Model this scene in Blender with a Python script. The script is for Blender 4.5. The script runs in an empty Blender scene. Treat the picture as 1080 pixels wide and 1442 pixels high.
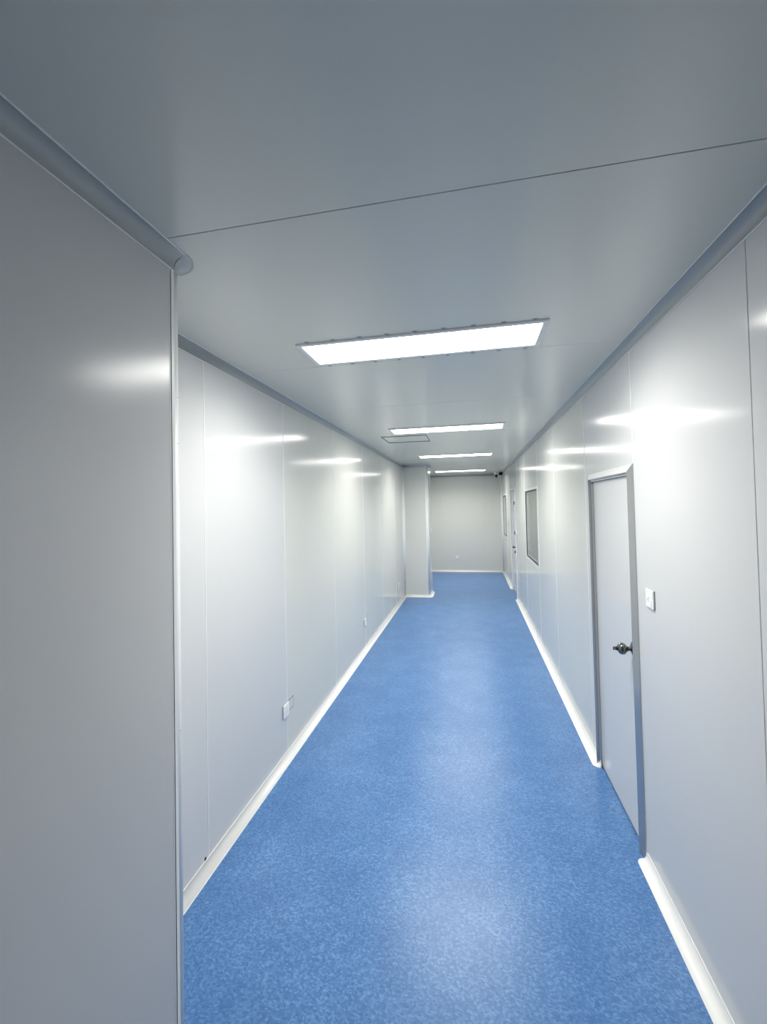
import bpy, bmesh, math
from math import sin, cos, pi, sqrt
from mathutils import Matrix, Vector

# ------------------------------------------------------------------ camera
sc = bpy.context.scene
C = sc.collection
XR, XL, XN = 0.8208, -1.3495, -0.925       # right wall, left wall, near left wall (m)
H, YE, YB = 2.6229, 11.812, -4.6           # ceiling, end wall, wall behind the camera
F, CY = 602.5014, 699.5645
YAW, PIT, ROL = -0.2017, 0.0234, 0.0208
d = Vector((sin(YAW) * cos(PIT), cos(YAW) * cos(PIT), sin(PIT)))
r = Vector((cos(YAW), -sin(YAW), 0)); u = r.cross(d)
r2 = cos(ROL) * r - sin(ROL) * u
u2 = sin(ROL) * r + cos(ROL) * u
cd = bpy.data.cameras.new('camera'); cam = bpy.data.objects.new('camera', cd); C.objects.link(cam)
m = Matrix((r2, u2, -d)).transposed().to_4x4(); m.translation = (0, 0, 1.8)
cam.matrix_world = m
cd.sensor_fit = 'HORIZONTAL'; cd.sensor_width = 36; cd.lens = F / 1080 * 36
cd.shift_y = (CY - 721) / 1080
cd.clip_start = 0.02; cd.clip_end = 100
sc.camera = cam

# ------------------------------------------------------------------ world, exposure
w = bpy.data.worlds.new('world'); sc.world = w; w.use_nodes = True
w.node_tree.nodes['Background'].inputs[0].default_value = (0.6, 0.7, 0.8, 1)
w.node_tree.nodes['Background'].inputs[1].default_value = 0.02
vs = sc.view_settings
vs.view_transform = 'Standard'; vs.look = 'None'; vs.gamma = 1; vs.use_curve_mapping = False
vs.exposure = 2.13
LAMP = 4.0                                  # radiance of the led diffusers seen from any side
BEAM, SPREAD = 4.3, 152                     # downward beam of each panel (W, degrees)
LAMP_COL = (1.0, 0.995, 0.94, 1)

# ------------------------------------------------------------------ materials
def mat(name, col, rough=0.4, metal=0.0, spec=0.5, **k):
    mt = bpy.data.materials.new(name); mt.use_nodes = True
    b = mt.node_tree.nodes['Principled BSDF']
    b.inputs['Base Color'].default_value = (*col, 1)
    b.inputs['Roughness'].default_value = rough
    b.inputs['Metallic'].default_value = metal
    b.inputs['Specular IOR Level'].default_value = spec
    for n, v in k.items(): b.inputs[n].default_value = v
    return mt

def N(mt, kind, **props):
    n = mt.node_tree.nodes.new(kind)
    for k, v in props.items(): setattr(n, k, v)
    return n

def painted_steel(name, col, rough, vertical, amount=0.035, spec=0.22):
    """coated steel sheet: faint rolling lines and slow waviness"""
    mt = mat(name, col, rough, spec=spec)
    nt = mt.node_tree; L = nt.links; b = nt.nodes['Principled BSDF']
    geo = N(mt, 'ShaderNodeNewGeometry')
    mp = N(mt, 'ShaderNodeMapping')
    mp.inputs['Scale'].default_value = (9, 9, 0.25) if vertical else (0.3, 7, 1)
    L.new(geo.outputs['Position'], mp.inputs['Vector'])
    nz = N(mt, 'ShaderNodeTexNoise'); nz.inputs['Scale'].default_value = 1.0; nz.inputs['Detail'].default_value = 4
    L.new(mp.outputs[0], nz.inputs['Vector'])
    bp = N(mt, 'ShaderNodeBump'); bp.inputs['Strength'].default_value = 1.0; bp.inputs['Distance'].default_value = amount * 0.01
    L.new(nz.outputs['Fac'], bp.inputs['Height']); L.new(bp.outputs[0], b.inputs['Normal'])
    return mt

M_WALL = painted_steel('wall_steel', (0.70, 0.70, 0.70), 0.155, True, 0.05)
M_SHADED = painted_steel('shaded_wall_steel', (0.64, 0.64, 0.64), 0.2, True, 0.035, 0.4)  # same steel as the other walls, base darkened for the shade here
M_CREAM = painted_steel('cream_wall_steel', (0.715, 0.715, 0.675), 0.14, True, 0.05)
M_CEIL = painted_steel('ceiling_steel', (0.735, 0.73, 0.655), 0.18, False, 0.03, 0.5)
M_BACK = mat('joint_backing', (0.30, 0.31, 0.32), 0.6)
M_CORE = mat('panel_core', (0.6, 0.6, 0.6), 0.7)
M_ALU = mat('white_aluminium', (0.82, 0.83, 0.83), 0.22)
M_COVE = mat('cove_aluminium', (0.47, 0.49, 0.48), 0.34, metal=0.12)
M_POST = mat('white_trim', (0.92, 0.92, 0.91), 0.4, spec=0.3)
M_LIP = mat('lip_aluminium', (0.92, 0.93, 0.93), 0.35)
M_SEAL = mat('white_sealant', (0.93, 0.93, 0.93), 0.5)
M_LAMPFRAME = mat('lamp_frame', (0.80, 0.80, 0.80), 0.5, spec=0.2)
M_HEAD = mat('door_head', (0.62, 0.62, 0.62), 0.45, spec=0.25)
M_SKIRT = mat('skirting', (0.96, 0.95, 0.92), 0.3)
M_FRAME = mat('frame_aluminium', (0.50, 0.51, 0.52), 0.25, metal=0.75)
M_PLASTIC = mat('white_plastic', (0.95, 0.95, 0.94), 0.35)
M_DARK = mat('black_rubber', (0.025, 0.028, 0.03), 0.5)
M_GREY = mat('grey_plastic', (0.22, 0.23, 0.23), 0.5)
M_STEEL = mat('polished_steel', (0.20, 0.21, 0.20), 0.08, metal=1.0)
M_BLACKGLOSS = mat('black_gloss', (0.01, 0.01, 0.012), 0.12)
M_GLASS = mat('window_glass', (0.86, 0.93, 0.90), 0.0, **{'Transmission Weight': 1.0, 'IOR': 1.5})
M_ROOM = mat('far_room', (0.8, 0.82, 0.8), 0.5)
M_STRIP = mat('window_strips', (0.86, 0.9, 0.87), 0.6)
M_WELD = mat('weld_bead', (0.13, 0.28, 0.56), 0.4)
M_SCREW = mat('zinc', (0.35, 0.36, 0.36), 0.4, metal=0.6)

def floor_mat():
    mt = mat('blue_vinyl', (0.08, 0.2, 0.5), 0.31, spec=0.45)
    nt = mt.node_tree; L = nt.links; b = nt.nodes['Principled BSDF']
    geo = N(mt, 'ShaderNodeNewGeometry')
    nz0 = N(mt, 'ShaderNodeTexNoise'); nz0.inputs['Scale'].default_value = 14; nz0.inputs['Detail'].default_value = 3
    L.new(geo.outputs['Position'], nz0.inputs['Vector'])
    mx = N(mt, 'ShaderNodeMix', data_type='RGBA', blend_type='ADD'); mx.inputs['Factor'].default_value = 0.004
    L.new(geo.outputs['Position'], mx.inputs[6]); L.new(nz0.outputs['Color'], mx.inputs[7])
    mp = N(mt, 'ShaderNodeMapping'); mp.inputs['Rotation'].default_value = (0, 0, 0.6); mp.inputs['Scale'].default_value = (1, 1.35, 1)
    L.new(mx.outputs[2], mp.inputs['Vector'])
    vo = N(mt, 'ShaderNodeTexVoronoi', voronoi_dimensions='2D'); vo.inputs['Scale'].default_value = 110
    L.new(mp.outputs[0], vo.inputs['Vector'])
    sp = N(mt, 'ShaderNodeSeparateColor'); L.new(vo.outputs['Color'], sp.inputs[0])
    nz = N(mt, 'ShaderNodeTexNoise'); nz.inputs['Scale'].default_value = 70; nz.inputs['Detail'].default_value = 6; nz.inputs['Roughness'].default_value = 0.7
    L.new(geo.outputs['Position'], nz.inputs['Vector'])
    nb = N(mt, 'ShaderNodeTexNoise'); nb.inputs['Scale'].default_value = 4; nb.inputs['Detail'].default_value = 3
    L.new(geo.outputs['Position'], nb.inputs['Vector'])
    a1 = N(mt, 'ShaderNodeMath', operation='MULTIPLY'); a1.inputs[1].default_value = 0.5; L.new(sp.outputs[0], a1.inputs[0])
    a2 = N(mt, 'ShaderNodeMath', operation='MULTIPLY_ADD'); a2.inputs[1].default_value = 0.75; L.new(nz.outputs['Fac'], a2.inputs[0]); L.new(a1.outputs[0], a2.inputs[2])
    a3 = N(mt, 'ShaderNodeMath', operation='MULTIPLY_ADD'); a3.inputs[1].default_value = 0.45; L.new(nb.outputs['Fac'], a3.inputs[0]); L.new(a2.outputs[0], a3.inputs[2])
    cr = N(mt, 'ShaderNodeValToRGB')
    e = cr.color_ramp.elements
    e[0].position = 0.0; e[0].color = FLOOR_COLS[0]
    e[1].position = 1.0; e[1].color = FLOOR_COLS[3]
    x = e.new(0.38); x.color = FLOOR_COLS[1]
    x = e.new(0.66); x.color = FLOOR_COLS[2]
    mr = N(mt, 'ShaderNodeMapRange'); mr.inputs['From Min'].default_value = 0.55; mr.inputs['From Max'].default_value = 1.2
    L.new(a3.outputs[0], mr.inputs[0]); L.new(mr.outputs[0], cr.inputs[0])
    L.new(cr.outputs[0], b.inputs['Base Color'])
    return mt
FLOOR_COLS = [(0.058, 0.160, 0.385, 1), (0.078, 0.200, 0.45, 1), (0.102, 0.240, 0.505, 1), (0.170, 0.325, 0.60, 1)]
M_FLOOR = floor_mat()

M_LED = bpy.data.materials.new('led_diffuser'); M_LED.use_nodes = True
_n = M_LED.node_tree; _n.nodes.clear()
_o = _n.nodes.new('ShaderNodeOutputMaterial'); _e = _n.nodes.new('ShaderNodeEmission')
_e.inputs[0].default_value = LAMP_COL; _e.inputs[1].default_value = LAMP
_n.links.new(_e.outputs[0], _o.inputs[0])

# ------------------------------------------------------------------ helpers
def link(name, bm, mt, parent=None, loc=None, rot=None):
    me = bpy.data.meshes.new(name); bm.normal_update(); bm.to_mesh(me); bm.free()
    me.materials.append(mt)
    o = bpy.data.objects.new(name, me); C.objects.link(o)
    if parent is not None: o.parent = parent
    if loc is not None: o.location = loc
    if rot is not None: o.rotation_euler = rot
    return o

def tag(o, label=None, cat=None, group=None, kind=None):
    for k, v in (('label', label), ('category', cat), ('group', group), ('kind', kind)):
        if v: o[k] = v
    return o

def empty(name, loc=(0, 0, 0), rot=(0, 0, 0)):
    o = bpy.data.objects.new(name, None); C.objects.link(o); o.location = loc; o.rotation_euler = rot
    o.empty_display_size = 0.05
    return o

def box(bm, x0, x1, y0, y1, z0, z1, bev=0.0, seg=1):
    vs_ = [bm.verts.new((x, y, z)) for x in (x0, x1) for y in (y0, y1) for z in (z0, z1)]
    fs = []
    for q in ((0, 1, 3, 2), (4, 6, 7, 5), (0, 4, 5, 1), (2, 3, 7, 6), (0, 2, 6, 4), (1, 5, 7, 3)):
        fs.append(bm.faces.new([vs_[i] for i in q]))
    bmesh.ops.recalc_face_normals(bm, faces=fs)
    if bev:
        es = list({e for f in fs for e in f.edges})
        bmesh.ops.bevel(bm, geom=es, offset=bev, segments=seg, profile=0.5, affect='EDGES')
    return bm

def bx(*a, **k): return box(bmesh.new(), *a, **k)

def ext(bm, prof, P, A, B, S, stations=((0, 1), (1, 1)), smooth=(), caps=True):
    """sweep a closed profile [(a,b)] : point = P + A*a*scale + B*b*sb + S*t"""
    P, A, B, S = map(Vector, (P, A, B, S)); n = len(prof); rows = []
    for st in stations:
        t, s = st[0], st[1]; sb = st[2] if len(st) > 2 else 1
        rows.append([bm.verts.new(P + A * (a * s) + B * (b * sb) + S * t) for a, b in prof])
    fs = []
    for i in range(len(rows) - 1):
        for j in range(n):
            f = bm.faces.new((rows[i][j], rows[i][(j + 1) % n], rows[i + 1][(j + 1) % n], rows[i + 1][j]))
            f.smooth = j in smooth; fs.append(f)
    if caps:
        fs.append(bm.faces.new(rows[0])); fs.append(bm.faces.new(rows[-1]))
    bmesh.ops.recalc_face_normals(bm, faces=fs)
    return bm

def cove_prof(ra, rb, n=10, lip=0.0025):
    """concave cover strip: a along the floor/ceiling away from the wall, b along the wall"""
    p = [(0, 0), (ra, 0), (ra, lip), (ra - 0.004, lip + 0.0005)]
    k0 = len(p) - 1
    for i in range(1, n):
        t = i / n * pi / 2
        p.append((ra - 0.004 - (ra - 0.004 - lip) * sin(t), lip + (rb - 0.004 - lip) * (1 - cos(t))))
    p += [(lip, rb - 0.004), (lip, rb), (0, rb)]
    return p, set(range(k0, k0 + n))

def revolve(bm, prof, seg=24, a0=0.0, a1=2 * pi, axis='z', smooth=True, origin=(0, 0, 0)):
    """prof [(r,h)] about an axis"""
    full = abs(a1 - a0 - 2 * pi) < 1e-6
    cnt = seg if full else seg + 1
    rings = []
    for i in range(cnt):
        t = a0 + (a1 - a0) * i / seg
        row = []
        for rr, h in prof:
            p = {'z': (rr * cos(t), rr * sin(t), h), 'x': (h, rr * cos(t), rr * sin(t)), 'y': (rr * cos(t), h, rr * sin(t))}[axis]
            row.append(bm.verts.new(Vector(origin) + Vector(p)))
        rings.append(row)
    fs = []
    for i in range(cnt if full else cnt - 1):
        A, B = rings[i], rings[(i + 1) % cnt]
        for j in range(len(prof) - 1):
            f = bm.faces.new((A[j], A[j + 1], B[j + 1], B[j])); f.smooth = smooth; fs.append(f)
    bmesh.ops.remove_doubles(bm, verts=list(bm.verts), dist=1e-6)
    bmesh.ops.recalc_face_normals(bm, faces=list(bm.faces))
    return bm

def sheet(rects_out, holes, axis, face, depth, bevel=0.0015):
    """flat panel rects_out=(u0,u1,v0,v1) with rectangular holes/notches, as one solid.
    axis 'x': plane x=face, u=y v=z, thickness goes to +depth; 'y': u=x v=z ; 'z': u=x v=y"""
    u0, u1, v0, v1 = rects_out
    us = sorted({u0, u1, *[min(max(h[i], u0), u1) for h in holes for i in (0, 1)]})
    vv = sorted({v0, v1, *[min(max(h[i], v0), v1) for h in holes for i in (2, 3)]})
    bm = bmesh.new(); cache = {}
    def P(a, b, q):
        k = (round(a, 5), round(b, 5), q)
        if k not in cache:
            t = face + (depth if q else 0)
            cache[k] = bm.verts.new({'x': (t, a, b), 'y': (a, t, b), 'z': (a, b, t)}[axis])
        return cache[k]
    cell = {}
    for i in range(len(us) - 1):
        for j in range(len(vv) - 1):
            cu, cv = (us[i] + us[i + 1]) / 2, (vv[j] + vv[j + 1]) / 2
            cell[i, j] = not any(h[0] < cu < h[1] and h[2] < cv < h[3] for h in holes)
    for (i, j), ok in cell.items():
        if not ok: continue
        a, b, c, e = us[i], us[i + 1], vv[j], vv[j + 1]
        for q in (0, 1): bm.faces.new((P(a, c, q), P(b, c, q), P(b, e, q), P(a, e, q)))
        for di, dj, p0, p1 in ((-1, 0, (a, c), (a, e)), (1, 0, (b, c), (b, e)), (0, -1, (a, c), (b, c)), (0, 1, (a, e), (b, e))):
            if not cell.get((i + di, j + dj), False):
                bm.faces.new((P(*p0, 0), P(*p1, 0), P(*p1, 1), P(*p0, 1)))
    bmesh.ops.recalc_face_normals(bm, faces=list(bm.faces))
    bmesh.ops.dissolve_limit(bm, angle_limit=0.01, verts=list(bm.verts), edges=list(bm.edges))
    if bevel:
        es = [e for e in bm.edges if len(e.link_faces) == 2 and e.calc_face_angle(0) > 1 and
              all(abs(v.co['xyz'.index(axis)] - face) < 1e-6 for v in e.verts)]
        bmesh.ops.bevel(bm, geom=es, offset=bevel, segments=2, profile=0.5, affect='EDGES')
    return bm

# ------------------------------------------------------------------ the setting
G = 0.0012                                    # half joint gap
T = 0.05                                      # panel thickness
# door and window openings in the right wall (y0, y1, z0, z1)
D1 = (2.409, 3.244, -0.1, 1.996)
D2 = (8.44, 9.45, -0.1, 2.125)
W1 = (5.71, 6.905, 1.0, 1.99)
W2 = (10.50, 11.56, 1.02, 2.015)

# floor
fl = link('floor', bx(XL - 0.1, XR + 0.1, YB - 0.1, YE + 0.1, -0.12, -0.003), M_CORE)
tag(fl, 'corridor floor of speckled blue vinyl sheet', 'floor', kind='structure')
SX = -1.185
s1 = link('vinyl_sheet', bx(XL - 0.1, SX - 0.0012, YB - 0.1, YE + 0.1, -0.003, 0), M_FLOOR, fl)
s2 = link('vinyl_sheet', bx(SX + 0.0012, XR + 0.1, YB - 0.1, YE + 0.1, -0.003, 0), M_FLOOR, fl)
link('weld_seam', bx(SX - 0.0016, SX + 0.0016, YB - 0.1, YE + 0.1, -0.003, 0.0003), M_WELD, fl)

# ceiling
ce = link('ceiling', bx(XL - 0.1, XR + 0.1, YB - 0.1, YE + 0.1, H + T, H + T + 0.05), M_BACK)
tag(ce, 'glossy grey white ceiling of wide coated steel panels', 'ceiling', kind='structure')
LY = [(1.995, 2.312), (4.44, 4.757), (6.95, 7.267), (10.2, 10.517)]
LX0, LX1 = -0.843, 0.363
cs = [YB - 0.1, -3.5, -2.35, -1.19, -0.035, 1.1185, 2.36, 3.43, 4.86, 5.93, 7.36, 8.5, 9.65, 10.9, YE + 0.1]
HATCH = (-1.022, -0.49, 4.935, 5.415)
for a, b in zip(cs, cs[1:]):
    holes = [(LX0 + 0.02, LX1 - 0.02, y0 + 0.02, y1 - 0.02) for y0, y1 in LY if a < y0 < b]
    if a < HATCH[2] < b: holes.append(HATCH)
    link('ceiling_panel', sheet((XL - 0.1, XR + 0.1, a + G, b - G), holes, 'z', H, T), M_CEIL, ce)
link('joint_strip', bx(XL - 0.1, XR + 0.1, YB - 0.1, YE + 0.1, H + T - 0.004, H + T), M_BACK, ce)

# right wall: panels with the door and window openings
wr = link('wall_right', bx(XR + T + 0.0, XR + T + 0.004, D1[1] + 0.1, D1[1] + 0.12, 0, H), M_CORE)
tag(wr, 'right corridor wall of tall glossy white steel panels', 'wall', kind='structure')
ys = [YB, -3.3, -2.35, -1.4, -0.45, 0.505, 1.455, 2.41, 3.357, 4.56, 5.66, 6.96, 8.1, 9.5, 10.45, 11.6, YE + 0.1]
for a, b in zip(ys, ys[1:]):
    holes = [h for h in (D1, D2, W1, W2) if h[1] > a and h[0] < b]
    bl = sheet((a + G, b - G, 0, H), holes, 'x', XR, T)
    link('wall_panel', bl, M_CREAM if a > 3.3 else M_WALL, wr)
for a in ys[1:-1]:
    z0 = 2.0 if a == 2.41 else 0
    link('joint_strip', bx(*((XR - 0.0018, XR + 0.006) if a > 2 else (XR + 0.004, XR + 0.01)), a - 0.003, a + 0.003, z0, H, *((0.0008,) if a > 2 else ())), M_SEAL if a > 2 else M_BACK, wr)

# left wall beyond the corner
wl = link('wall_left', bx(XL - T - 0.03, XL - T, 1.2, YE + 0.1, 0, H), M_CORE)
tag(wl, 'left corridor wall of tall glossy white steel panels beyond the corner', 'wall', kind='structure')
yl = [1.2, 1.983, 2.94, 4.10, 5.29, 6.44, 7.6, 8.75, 9.9, 11.05, YE + 0.1]
for a, b in zip(yl, yl[1:]):
    holes = [(2.967, 3.056, 0.314, 0.394)] if a < 3 < b else []
    link('wall_panel', sheet((a + G, b - G, 0, H), holes, 'x', XL, -T), M_CREAM if a > 2.9 else M_WALL, wl)
for a in yl[1:-1]:
    link('joint_strip', bx(XL - 0.006, XL + 0.0018, a - 0.003, a + 0.003, 0, H, 0.0008), M_SEAL, wl)

# near left wall, standing further into the corridor
YC = 1.19
wn = link('wall_left_near', bx(XN - 0.10, XN - T, YB, YC, 0, H), M_CORE)
tag(wn, 'near left wall panel closest to the camera, white steel darkened for shade', 'wall', kind='structure')
link('wall_panel', sheet((YB, -0.6, 0, H), [], 'x', XN, -T), M_SHADED, wn)
link('wall_panel', sheet((-0.6 + 2 * G, YC - 0.001, 0, H), [], 'x', XN, -T), M_SHADED, wn)
wt = link('wall_left_return', sheet((XL - 0.02, XN - 0.055, 0, H), [], 'y', 1.258, -T), M_WALL)
tag(wt, 'short return wall behind the near left corner', 'wall', kind='structure')
# end and back walls
wb = link('wall_back', bx(XL - 0.1, XR + 0.1, YE + T, YE + T + 0.05, 0, H), M_CORE)
tag(wb, 'plain light grey end wall closing the corridor', 'wall', kind='structure')
for a, b in ((XL - 0.1, -0.82), (-0.82, 0.33), (0.33, XR + 0.1)):
    link('wall_panel', sheet((a + G / 4, b - G / 4, 0, H), [], 'y', YE, T, 0.0005), M_CREAM, wb)
wf = link('wall_front', bx(XL - 0.1, XR + 0.1, YB - 0.1, YB, 0, H), M_WALL)
tag(wf, 'wall closing the corridor behind the camera', 'wall', kind='structure')

# column
KX, K0, K1 = -0.832, 8.49, 9.02
co = link('column', bx(XL - 0.02, KX - T, K0 + T, K1, 0, H), M_CORE)
tag(co, 'square white boxed column projecting from the left wall', 'column', kind='structure')
link('column_panel', sheet((XL + 0.0, KX - 0.055, 0, H), [], 'y', K0, T), M_CREAM, co)
link('column_panel', sheet((K0 + 0.055, K1, 0, H), [], 'x', KX, -T), M_CREAM, co)
link('column_panel', sheet((XL, KX - 0.0, 0, H), [], 'y', K1 + 0.02, -0.02), M_WALL, co)

# --- ceiling coves
c = 0.0466
cp, csm = cove_prof(c, c)
tn = [0]
coves = []
def trim(bm, mt, label):
    tn[0] += 1
    coves.append(tag(link('trim_%d' % tn[0], bm, mt), label, 'trim', kind='structure'))
    return coves[-1]
trim(ext(bmesh.new(), cp, (XR, YB, H), (-1, 0, 0), (0, 0, -1), (0, YE - YB, 0), smooth=csm), M_COVE, 'curved grey cove strip between right wall and ceiling')
trim(ext(bmesh.new(), cp, (XL, 1.258, H), (1, 0, 0), (0, 0, -1), (0, K0 - 1.258, 0), smooth=csm), M_COVE, 'curved grey cove strip between far left wall and ceiling')
trim(ext(bmesh.new(), cp, (XL, K1, H), (1, 0, 0), (0, 0, -1), (0, YE - K1, 0), smooth=csm), M_COVE, 'cove strip along the ceiling behind the column')
trim(ext(bmesh.new(), cp, (XN, YB, H), (1, 0, 0), (0, 0, -1), (0, 1.205 - YB, 0), smooth=csm), M_COVE, 'curved grey cove strip on top of near left wall')
trim(ext(bmesh.new(), cp, (XL, 1.258, H), (0, 1, 0), (0, 0, -1), (XN - 0.05 - XL, 0, 0), smooth=csm), M_COVE, 'cove strip on top of the return wall')
trim(ext(bmesh.new(), cp, (XL, YE, H), (0, -1, 0), (0, 0, -1), (XR - XL, 0, 0), smooth=csm), M_COVE, 'cove strip between end wall and ceiling')
trim(ext(bmesh.new(), cp, (XL, K0, H), (0, -1, 0), (0, 0, -1), (KX - 0.05 - XL, 0, 0), smooth=csm), M_COVE, 'cove strip on top of column front')
trim(ext(bmesh.new(), cp, (KX, K0 + 0.05, H), (1, 0, 0), (0, 0, -1), (0, K1 - K0 - 0.05, 0), smooth=csm), M_COVE, 'cove strip on top of column side')
def lips(t, X, s, ya, yb):
    link('cove_lip', bx(*sorted((X, X + s * 0.0045)), ya, yb, H - c - 0.0022, H - c + 0.0022, 0.0008), M_LIP, t)
    link('cove_lip', bx(*sorted((X + s * (c - 0.0022), X + s * (c + 0.0022))), ya, yb, H - 0.0045, H, 0.0008), M_LIP, t)
lips(coves[0], XR, -1, YB, YE); lips(coves[1], XL, 1, 1.26, K0 - 0.001); lips(coves[3], XN, 1, YB, 1.204)
# rounded outer corner caps of the cove
def corner_cap(cx, cy, R, a0, label):
    arc = [(R + 0.0005, -c)]
    for i in range(1, 9):
        t = i / 9 * pi / 2
        arc.append((R + c - c * cos(t), -c + c * sin(t)))
    arc += [(R + c, -0.0005), (R + c + 0.003, -0.002), (R + c + 0.003, 0), (R * 0.3, 0), (R * 0.3, -c), (R + 0.0005, -c)]
    bm = revolve(bmesh.new(), arc, 14, a0, a0 + pi / 2, 'z', True, (cx, cy, H))
    return trim(bm, M_COVE, label)
corner_cap(XN - 0.05, 1.206, 0.052, 0, 'rounded ball shaped cove cap at the near left corner')
corner_cap(KX - 0.045, K0 + 0.045, 0.047, -pi / 2, 'small rounded cove cap at top of column corner')
# rounded vertical corner trims
def corner_post(cx, cy, R, a0, flA, flB, label, rivets=()):
    n = 12; pts = [(cx + R * cos(a0 + pi / 2 * i / n), cy + R * sin(a0 + pi / 2 * i / n)) for i in range(n + 1)]
    pts = [flA] + pts + [flB]
    inner = [(cx + (p[0] - cx) * 0.6, cy + (p[1] - cy) * 0.6) for p in pts[1:-1]]
    prof = pts + [(flB[0] - 0.0, flB[1])] [:0] + inner[::-1]
    bm = ext(bmesh.new(), prof, (0, 0, 0), (1, 0, 0), (0, 1, 0), (0, 0, H - c * 0.2), smooth=set(range(1, n + 1)))
    return trim(bm, M_POST, label)
post = corner_post(XN - 0.05, 1.206, 0.051, 0, (XN + 0.001, 1.1925), (XN - 0.062, 1.257), 'rounded white vertical trim on the near left wall corner')
for z in (1.10, 2.02, 2.17):
    rv = revolve(bmesh.new(), [(0, 0.0012), (0.0016, 0.001), (0.0024, 0)], 10, axis='x')
    o = link('rivet', rv, M_SCREW, post, (XN - 0.05 + 0.051 * cos(0.35), 1.206 + 0.051 * sin(0.35), z), (0, 0, 0.35))
link('trim_gasket', bx(XN - 0.01, XN - 0.001, 1.1895, 1.1924, 0, H - c), M_DARK, post)  # black strip stands in for the shade in the gap beside the post
link('trim_flange', bx(XN - 0.004, XN + 0.0008, 1.185, 1.1888, 0, H - c, 0.0003), M_POST, post)
corner_post(KX - 0.045, K0 + 0.045, 0.046, -pi / 2, (KX - 0.057, K0 + 0.0005), (KX + 0.0005, K0 + 0.057), 'rounded white vertical trim on the column corner')
# concave vertical corner strips
v0 = 0.0
trim(ext(bmesh.new(), cp, (XL, K0, 0), (1, 0, 0), (0, -1, 0), (0, 0, H), smooth=csm), M_POST, 'vertical cove strip where column meets left wall')
trim(ext(bmesh.new(), cp, (XR, YE, 0), (-1, 0, 0), (0, -1, 0), (0, 0, H), smooth=csm), M_POST, 'vertical cove strip in the far right corner')
trim(ext(bmesh.new(), cp, (XL, 1.258, 0), (1, 0, 0), (0, 1, 0), (0, 0, H), smooth=csm), M_POST, 'vertical cove strip in the recess behind the near corner')

# --- skirting
bp_, bsm = cove_prof(0.050, 0.046, 10, 0.003)
def skirting(name, P, A, S, label, round0=False, round1=False):
    Ln = Vector(S).length; e = 0.035 / Ln; st = []
    if round0:
        st += [(e * (1 - cos(t)), 0.06 + 0.94 * sin(t), 0.45 + 0.55 * sin(t)) for t in [i / 7 * pi / 2 for i in range(8)]]
    else: st += [(0, 1)]
    if round1:
        st += [(1 - e * (1 - cos(t)), 0.06 + 0.94 * sin(t), 0.45 + 0.55 * sin(t)) for t in [i / 7 * pi / 2 for i in range(7, -1, -1)]]
    else: st += [(1, 1)]
    bm = ext(bmesh.new(), bp_, P, A, (0, 0, 1), S, st, bsm)
    return tag(link(name, bm, M_SKIRT), label, 'baseboard', kind='structure')
skirting('baseboard_right_near', (XR, YB, 0), (-1, 0, 0), (0, 2.412 - YB, 0), 'white cove skirting on right wall in front of near door', round1=True)
skirting('baseboard_right', (XR, 3.17, 0), (-1, 0, 0), (0, D2[0] - 3.17 - 0.0, 0), 'long white cove skirting on right wall between the two doors', round0=True, round1=True)
skirting('baseboard_right_far', (XR, D2[1], 0), (-1, 0, 0), (0, YE - D2[1], 0), 'white cove skirting on right wall beyond far door', round0=True)
skirting('baseboard_left', (XL, 1.258, 0), (1, 0, 0), (0, K0 - 1.258, 0), 'long white cove skirting along the left wall')
skirting('baseboard_left_far', (XL, K1 + 0.02, 0), (1, 0, 0), (0, YE - K1 - 0.02, 0), 'white skirting on left wall behind the column')
skirting('baseboard_left_near', (XN, YB, 0), (1, 0, 0), (0, 1.19 - YB, 0), 'white skirting at foot of near left wall', round1=True)
skirting('baseboard_back', (XL, YE, 0), (0, -1, 0), (XR - XL, 0, 0), 'white cove skirting along the end wall')
skirting('baseboard_column_front', (XL, K0, 0), (0, -1, 0), (KX - 0.045 - XL, 0, 0), 'white cove skirting at front of the column')
skirting('baseboard_column_side', (KX, K0 + 0.045, 0), (1, 0, 0), (0, K1 - K0 - 0.045, 0), 'white cove skirting on side of the column')
# rounded skirting corner at the column
arc = [(0.047 + 0.050 - a, b) for a, b in []]
prof = [(0.047 + a, b) for a, b in bp_[1:]] + [(0.03, 0.046), (0.03, 0)] + [(0.047 + 0.050, 0)]
bmc = revolve(bmesh.new(), prof, 12, -pi / 2, 0, 'z', True, (KX - 0.045, K0 + 0.045, 0))
tag(link('baseboard_column_corner', bmc, M_SKIRT), 'rounded white skirting corner at the foot of the column', 'baseboard', kind='structure')

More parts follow.
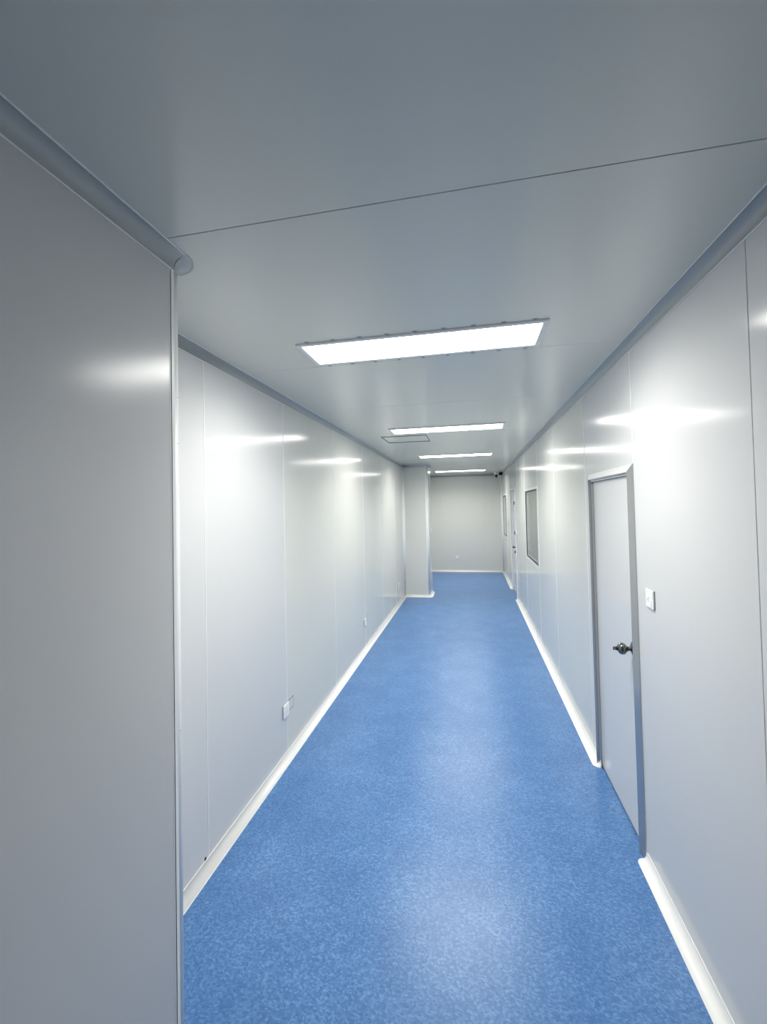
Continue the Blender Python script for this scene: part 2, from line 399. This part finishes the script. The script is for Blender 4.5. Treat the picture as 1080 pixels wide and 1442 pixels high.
# ------------------------------------------------------------------ doors (right wall, open side is -x)
def miter(bm, prof, y0, y1, z0, z1, x, sides):
    """door frame profile [(w,p)]: w inwards from outer edge, p out of the wall (-x)"""
    fs = []
    def q(a, b): 
        f = bm.faces.new((a[0], a[1], b[1], b[0])); fs.append(f)
    def pt(yy, zz, p): return bm.verts.new((x - p, yy, zz))
    rows = []
    for wv, p in prof:
        if sides == 'near': rows.append((pt(y0 + wv, z0, p), pt(y0 + wv, z1 - wv, p)))
        if sides == 'far': rows.append((pt(y1 - wv, z0, p), pt(y1 - wv, z1 - wv, p)))
        if sides == 'head': rows.append((pt(y0 + wv, z1 - wv, p), pt(y1 - wv, z1 - wv, p)))
        if sides == 'foot': rows.append((pt(y0 + wv, z0 + wv, p), pt(y1 - wv, z0 + wv, p)))
        if sides == 'nearw': rows.append((pt(y0 + wv, z0 + wv, p), pt(y0 + wv, z1 - wv, p)))
        if sides == 'farw': rows.append((pt(y1 - wv, z0 + wv, p), pt(y1 - wv, z1 - wv, p)))
    n = len(rows)
    for i in range(n): q(rows[i], rows[(i + 1) % n])
    fs.append(bm.faces.new([r_[0] for r_ in rows])); fs.append(bm.faces.new([r_[1] for r_ in rows]))
    bmesh.ops.recalc_face_normals(bm, faces=fs)
    return bm

def make_door(name, D, prof, rec, label, FM):
    y0, y1, _, z1 = D
    t = tag(empty(name, (XR, (y0 + y1) / 2, 0)), label, 'door', kind='structure')
    O = Vector(t.location)
    def P(nm, bm, mt, par=None):
        o = link(nm, bm, mt, par or t)
        if par is None: o.location = -O
        return o
    fw = prof[-2][0]
    P('door_jamb', miter(bmesh.new(), prof, y0, y1, 0.0, z1, XR, 'near'), FM)
    P('door_jamb', miter(bmesh.new(), prof, y0, y1, 0.0, z1, XR, 'far'), FM)
    P('door_head', miter(bmesh.new(), prof, y0, y1, 0.0, z1, XR, 'head'), M_HEAD)
    leaf = P('door_leaf', bx(XR + rec, XR + rec + 0.04, y0 + fw + 0.002, y1 - fw - 0.002, 0.012, z1 - fw - 0.002, 0.001), M_WALL)
    P('door_gap_shade', bx(XR + rec + 0.004, XR + rec + 0.036, y0 + fw, y1 - fw, 0.0005, 0.012), M_DARK)  # shade of the gap under the leaf, put in as a black strip
    return t, leaf

p1 = [(0, 0), (0, 0.004), (0.036, 0.020), (0.041, 0.020), (0.042, 0.006), (0.055, 0.006), (0.055, -0.045), (0, -0.045)]
d1, leaf1 = make_door('door_1', D1, p1, 0.010, 'near white single door in right wall with round steel knob', M_FRAME)
# back cover so that no light leaks
bk = link('door_backing', bx(XR + 0.055, XR + 0.06, D1[0] - 0.02, D1[1] + 0.02, 0.0, 2.06), M_CORE, d1); bk.location = -Vector(d1.location)

def ball_knob(leaf, x, y, z):
    def prt(nm, prof, mt, seg=28):
        bm = revolve(bmesh.new(), [(r_, -h_) for r_, h_ in prof], seg, axis='x')
        return link(nm, bm, mt, leaf, (x, y, z))
    prt('knob_rose', [(0, 0.0), (0.033, 0.0), (0.033, 0.003), (0.030, 0.007), (0.022, 0.010), (0.015, 0.014), (0, 0.014)], M_STEEL)
    prt('knob_neck', [(0, 0.010), (0.0115, 0.010), (0.010, 0.020), (0.011, 0.030), (0.014, 0.034), (0, 0.034)], M_STEEL)
    k = [(0, 0.030)]
    for i in range(1, 15):
        t = i / 15 * pi
        k.append((0.0265 * sin(t) ** 0.85, 0.031 + 0.0215 * (1 - cos(t))))
    k.append((0, 0.073)); prt('knob', k, M_STEEL)
    prt('lock_cylinder', [(0, 0.070), (0.009, 0.070), (0.009, 0.078), (0.007, 0.080), (0, 0.080)], M_BLACKGLOSS)
    bm = bx(-0.093, -0.078, -0.0025, 0.0025, -0.008, 0.008, 0.002, 2)
    link('thumb_turn', bm, M_STEEL, leaf, (x, y, z))
ball_knob(leaf1, XR + 0.010, 2.515, 1.015)
for ch in leaf1.children:
    ch.scale = (1.12, 1.18, 1.18)

p2 = [(0, 0), (0, 0.012), (0.004, 0.014), (0.040, 0.014), (0.044, 0.010), (0.055, 0.006), (0.055, -0.045), (0, -0.045)]
d2, leaf2 = make_door('door_2', D2, p2, 0.012, 'far white door in right wall between the two windows', M_POST)
bk = link('door_backing', bx(XR + 0.055, XR + 0.06, D2[0] - 0.02, D2[1] + 0.02, 0.0, 2.2), M_CORE, d2); bk.location = -Vector(d2.location)
lx = XR + 0.012
link('lock_plate', bx(-0.006, 0, -0.022, 0.022, -0.11, 0.11, 0.003), M_STEEL, leaf2, (lx, 8.63, 0.93))
bm = revolve(bmesh.new(), [(0, 0), (0.011, 0), (0.010, -0.045), (0, -0.047)], 16, axis='x')
box(bm, -0.062, -0.036, -0.012, 0.115, -0.014, 0.014, 0.004)
link('lever_handle', bm, M_DARK, leaf2, (lx, 8.63, 0.965))
bm = revolve(bmesh.new(), [(0, 0), (0.024, 0), (0.022, -0.034), (0, -0.036)], 16, axis='x')
link('lock_cylinder', bm, M_DARK, leaf2, (lx, 8.63, 0.875))
for z in (1.82, 1.245):
    bm = revolve(bmesh.new(), [(0, 0.03), (0.016, 0.03), (0.016, -0.03), (0, -0.03)], 12, axis='z')
    link('dark_stud', bm, M_DARK, leaf2, (lx - 0.016, 8.60, z))  # small dark upright cylinders near the leaf edge

# ------------------------------------------------------------------ windows
def make_window(name, W, label):
    y0, y1, z0, z1 = W
    t = tag(empty(name, (XR, (y0 + y1) / 2, z0)), label, 'window', kind='structure'); O = Vector(t.location)
    def P(nm, bm, mt):
        o = link(nm, bm, mt, t); o.location = -O; return o
    e = 0.035
    pr = [(0, 0.0002), (0, 0.003), (0.003, 0.005), (e - 0.002, 0.005), (e, 0.003), (e, -0.010), (e - 0.004, -0.010), (e - 0.004, 0.0002)]
    for sd in ('nearw', 'farw', 'head', 'foot'):
        P('window_frame', miter(bmesh.new(), pr, y0 - e, y1 + e, z0 - e, z1 + e, XR, sd), M_ALU)
    g = [(0, -0.003), (0, -0.001), (0.020, -0.003), (0.020, -0.012), (0, -0.012)]
    for sd in ('nearw', 'farw', 'head', 'foot'):
        P('gasket', miter(bmesh.new(), g, y0 + 0.0005, y1 - 0.0005, z0 + 0.0005, z1 - 0.0005, XR, sd), M_DARK)
    P('pane', bx(XR + 0.006, XR + 0.011, y0 + 0.003, y1 - 0.003, z0 + 0.003, z1 - 0.003), M_GLASS)
    s = [(0.0, -0.013), (0.012, -0.013), (0.022, -0.046), (0, -0.046)]
    for sd in ('nearw', 'farw', 'head', 'foot'):
        P('spacer', miter(bmesh.new(), s, y0 + 0.0005, y1 - 0.0005, z0 + 0.0005, z1 - 0.0005, XR, sd), M_ALU)
    # tall overlapping pale strips behind the glass
    n = 8; ww = (y1 - y0 + 0.3) / n
    for i in range(n):
        ya = y0 - 0.15 + i * ww
        bm = bmesh.new()
        ext(bm, [(0, 0), (0.002, 0), (0.040, ww + 0.006), (0.038, ww + 0.006)], (XR + 0.052, ya, z0 - 0.15), (1, 0, 0), (0, 1, 0), (0, 0, z1 - z0 + 0.3))
        P('window_strip', bm, M_STRIP)
    bm = bx(XR + 0.056, XR + 0.5, y0 - 0.3, y1 + 0.3, z0 - 0.3, z1 + 0.3)
    for f in list(bm.faces):
        if f.calc_center_median().x < XR + 0.06: bm.faces.remove(f)
    bmesh.ops.reverse_faces(bm, faces=list(bm.faces))
    P('dark_room', bm, M_ROOM)
    return t
make_window('window_1', W1, 'near square window in right wall with black gasket')
make_window('window_2', W2, 'far window in right wall beside the end wall')

# ------------------------------------------------------------------ ceiling lights
def make_light(label, loc):
    t = tag(empty('ceiling_light', loc), label, 'ceiling light', 'recessed led panels in the corridor ceiling')
    wx, wy, e = (LX1 - LX0) / 2, 0.1585, 0.025
    bm = bmesh.new()
    # mitred bevelled rim, hanging just under the ceiling
    outer = [(-wx, -wy), (wx, -wy), (wx, wy), (-wx, wy)]
    rows = []
    for ins, z in ((0, 0), (0, -0.006), (0.004, -0.010), (e - 0.002, -0.010), (e, -0.007), (e, 0.01), (0.03, 0.012), (0.03, 0)):
        rows.append([bm.verts.new((x - math.copysign(ins, x), y - math.copysign(ins, y), z)) for x, y in outer])
    fs = []
    for i in range(len(rows)):
        A, B = rows[i], rows[(i + 1) % len(rows)]
        for j in range(4): fs.append(bm.faces.new((A[j], A[(j + 1) % 4], B[(j + 1) % 4], B[j])))
    bmesh.ops.recalc_face_normals(bm, faces=fs)
    link('frame', bm, M_LAMPFRAME, t)
    link('diffuser', bx(-wx + e + 0.0005, wx - e - 0.0005, -wy + e + 0.0005, wy - e - 0.0005, -0.006, 0.004), M_LED, t)
    ld = bpy.data.lights.new('led_beam', 'AREA'); ld.shape = 'RECTANGLE'; ld.size = 2 * (wx - e); ld.size_y = 2 * (wy - e)
    ld.energy = BEAM; ld.spread = math.radians(SPREAD); ld.color = LAMP_COL[:3]
    lo = bpy.data.objects.new('led_beam', ld); C.objects.link(lo); lo.parent = t; lo.location = (0, 0, -0.0115)
    return t
def add_clips(t):
    first = None
    for sy in (-1, 1):
        for i in range(9):
            x = -0.54 + i * 0.135
            if first is None:
                bm = revolve(bmesh.new(), [(0, -0.004), (0.005, -0.0035), (0.009, 0)], 12, axis='z')
                first = link('screw_head', bm, M_SCREW, t, (x, -0.167, 0)); first.scale = (1.5, 0.8, 1)
            else:
                o = first.copy(); C.objects.link(o); o.parent = t; o.location = (x, 0.196 if sy > 0 else -0.167, 0)
proto = None
for (y0, y1), lb in zip(LY, ('largest, nearest led ceiling panel glowing white over the corridor', 'second led ceiling panel, just before the ceiling hatch outline',
                             'third led ceiling panel, just in front of the column', 'farthest led ceiling panel, beyond the column near end wall')):
    loc = ((LX0 + LX1) / 2, (y0 + y1) / 2, H)
    if proto is None: proto = make_light(lb, loc); add_clips(proto)
    else:
        t = proto.copy(); C.objects.link(t); t.location = loc; t['label'] = lb
        for ch in list(proto.children):
            o = ch.copy(); C.objects.link(o); o.parent = t

# ------------------------------------------------------------------ small things
# access hatch in the ceiling
hx0, hx1, hy0, hy1 = HATCH
t = tag(empty('access_hatch', ((hx0 + hx1) / 2, (hy0 + hy1) / 2, H)), 'flush ceiling hatch outlined by a thin joint behind second light', 'hatch')
a, b = (hx1 - hx0) / 2, (hy1 - hy0) / 2
link('hatch_panel', bx(-a + 0.007, a - 0.007, -b + 0.009, b - 0.009, 0.0, 0.02, 0.001), M_CEIL, t)
link('gasket', sheet((-a, a, -b, b), [(-a + 0.0068, a - 0.0068, -b + 0.0088, b - 0.0088)], 'z', -0.006, 0.014, 0), M_GREY, t)

def wall_plate(name, loc, rz, label, cat, size=0.086, kind='socket', group=None):
    """plate facing local +x"""
    t = tag(empty(name, loc, (0, 0, rz)), label, cat, group)
    s = size / 2
    link('plate', bx(0.003, 0.012, -s, s, -s, s, 0.002, 2), M_PLASTIC, t)
    link('plate_shadow', bx(0, 0.0031, -s - 0.001, s + 0.001, -s - 0.001, s + 0.001), M_GREY, t)  # grey rim around the plate, standing in for its shadow on the wall
    if kind == 'socket':
        link('socket_insert', bx(0.0115, 0.0132, -s * 0.62, s * 0.62, -s * 0.62, s * 0.62, 0.001), M_PLASTIC, t)
        for y, z, ang in ((-0.009, -0.012, 0.5), (0.009, -0.012, -0.5), (0, -0.002, 0), (-0.006, 0.015, 1.57), (0.006, 0.015, 1.57)):
            link('slot', bx(0.0131, 0.0135, -0.0012, 0.0012, -0.004, 0.004), M_GREY, t, (0, y, z), (ang, 0, 0))
    elif kind == 'switch':
        link('rocker', bx(0.0115, 0.0155, -s * 0.7, -0.0008, -s * 0.78, s * 0.78, 0.0015), M_PLASTIC, t)
        link('rocker', bx(0.0115, 0.0155, 0.0008, s * 0.7, -s * 0.78, s * 0.78, 0.0015), M_PLASTIC, t)
    return t
wall_plate('wall_socket', (XL, 2.906, 0.351), 0, 'white socket low on left wall nearest, beside square cut-out', 'socket', 0.09)
wall_plate('wall_socket', (XL, 5.26, 0.35), 0, 'middle white socket low on the left wall', 'socket', 0.09)
wall_plate('wall_socket', (XL, 7.77, 0.355), 0, 'farthest white socket low on left wall before the column', 'socket', 0.09)
wall_plate('wall_socket', (-0.404, YE, 0.39), -pi / 2, 'small white socket low on the end wall', 'socket', 0.09)
wall_plate('light_switch', (KX, 8.79, 1.30), 0, 'white switch on side of the column', 'switch', 0.09, 'switch')
wall_plate('light_switch', (XR, 8.24, 1.29), pi, 'white switch just before the far door', 'switch', 0.09, 'switch')

# near switch/socket plate by the knob, thicker surface box
t = tag(empty('socket_switch', (XR, 2.238, 1.34), (0, 0, pi)), 'white wall plate with switch and socket beside near door', 'switch')
link('plate', bx(0, 0.010, -0.043, 0.043, -0.043, 0.043, 0.0025, 2), M_PLASTIC, t)
link('back_box', bx(0, 0.0, -0.04, 0.04, -0.04, 0.04) if False else bx(0.0001, 0.004, -0.0435, 0.0435, -0.0435, 0.0435), M_GREY, t)
link('rocker', bx(0.0095, 0.0125, 0.004, 0.028, -0.032, -0.004, 0.001), M_PLASTIC, t)
for y, z, ang in ((-0.010, -0.010, 0.5), (0.002, -0.012, -0.5), (-0.004, 0.002, 0), (-0.018, -0.004, 0.0)):
    link('slot', bx(0.0099, 0.0103, -0.0014, 0.0014, -0.005, 0.005), M_GREY, t, (0, y, z), (ang, 0, 0))
link('rocker_gap', bx(0.0099, 0.0102, 0.0025, 0.0295, -0.0335, -0.0325), M_GREY, t)

# blank cut-out cover next to the near socket
def blank(y, z, w, h, label, fac=1):
    t = tag(empty('blank_cover', (XL, y, z)), label, 'cover plate')
    link('cover', bx(-0.008, -0.0003, -w / 2 + 0.0045, w / 2 - 0.0045, -h / 2 + 0.0045, h / 2 - 0.0045, 0.0004), M_WALL, t)
    link('joint', bx(-0.004, -0.0008, -w / 2 + 0.0002, w / 2 - 0.0002, -h / 2 + 0.0002, h / 2 - 0.0002), M_DARK, t)
    return t
blank(3.0115, 0.354, 0.088, 0.079, 'square blank cut-out flush in left wall beyond nearest socket')
t = tag(empty('cable_cutout', (XL, 5.40, 0.39)), 'small square outline on left wall beyond the middle socket', 'cover plate')
link('cover', bx(0, 0.003, -0.04, 0.04, -0.04, 0.04, 0.001), M_WALL, t)
link('joint', bx(0, 0.001, -0.045, 0.045, -0.045, 0.045), M_GREY, t)

# black plug on top of the skirting
bm = revolve(bmesh.new(), [(0, 0.004), (0.006, 0.0035), (0.008, 0)], 14, axis='x')
tag(link('rubber_plug', bm, M_DARK, None, (XL, 1.955, 0.056)), 'tiny black plug on left wall just above the skirting', 'plug')

# dome/turret security camera
t = tag(empty('security_camera', (0.655, 11.25, H)), 'small white security camera with black lens on far right ceiling', 'camera')
t.scale = (1.3, 1.3, 1.3)
link('base', revolve(bmesh.new(), [(0, 0), (0.055, 0), (0.055, -0.018), (0.045, -0.026), (0, -0.026)], 28), M_PLASTIC, t)
hd = [(0, 0.0)] + [(0.045 * sin(i / 12 * pi), 0.045 - 0.045 * cos(i / 12 * pi)) for i in range(1, 10)] 
bm = revolve(bmesh.new(), [(r_, -h_) for r_, h_ in [(0.0, -0.045)] + [(0.046 * sin(i / 10 * pi * 0.8), -0.046 * cos(i / 10 * pi * 0.8)) for i in range(1, 11)]], 28)
head = link('head', bm, M_PLASTIC, t, (0, 0, -0.055), (math.radians(-75), 0, math.radians(-8)))
link('lens', revolve(bmesh.new(), [(0, 0.030), (0.024, 0.026), (0.030, 0.018), (0.026, 0.01), (0, 0.01)], 28), M_BLACKGLOSS, head, (0, 0, -0.078), (pi, 0, 0))
link('arm', bx(0.03, 0.11, -0.02, 0.02, -0.06, -0.0, 0.008, 2), M_BLACKGLOSS, t)
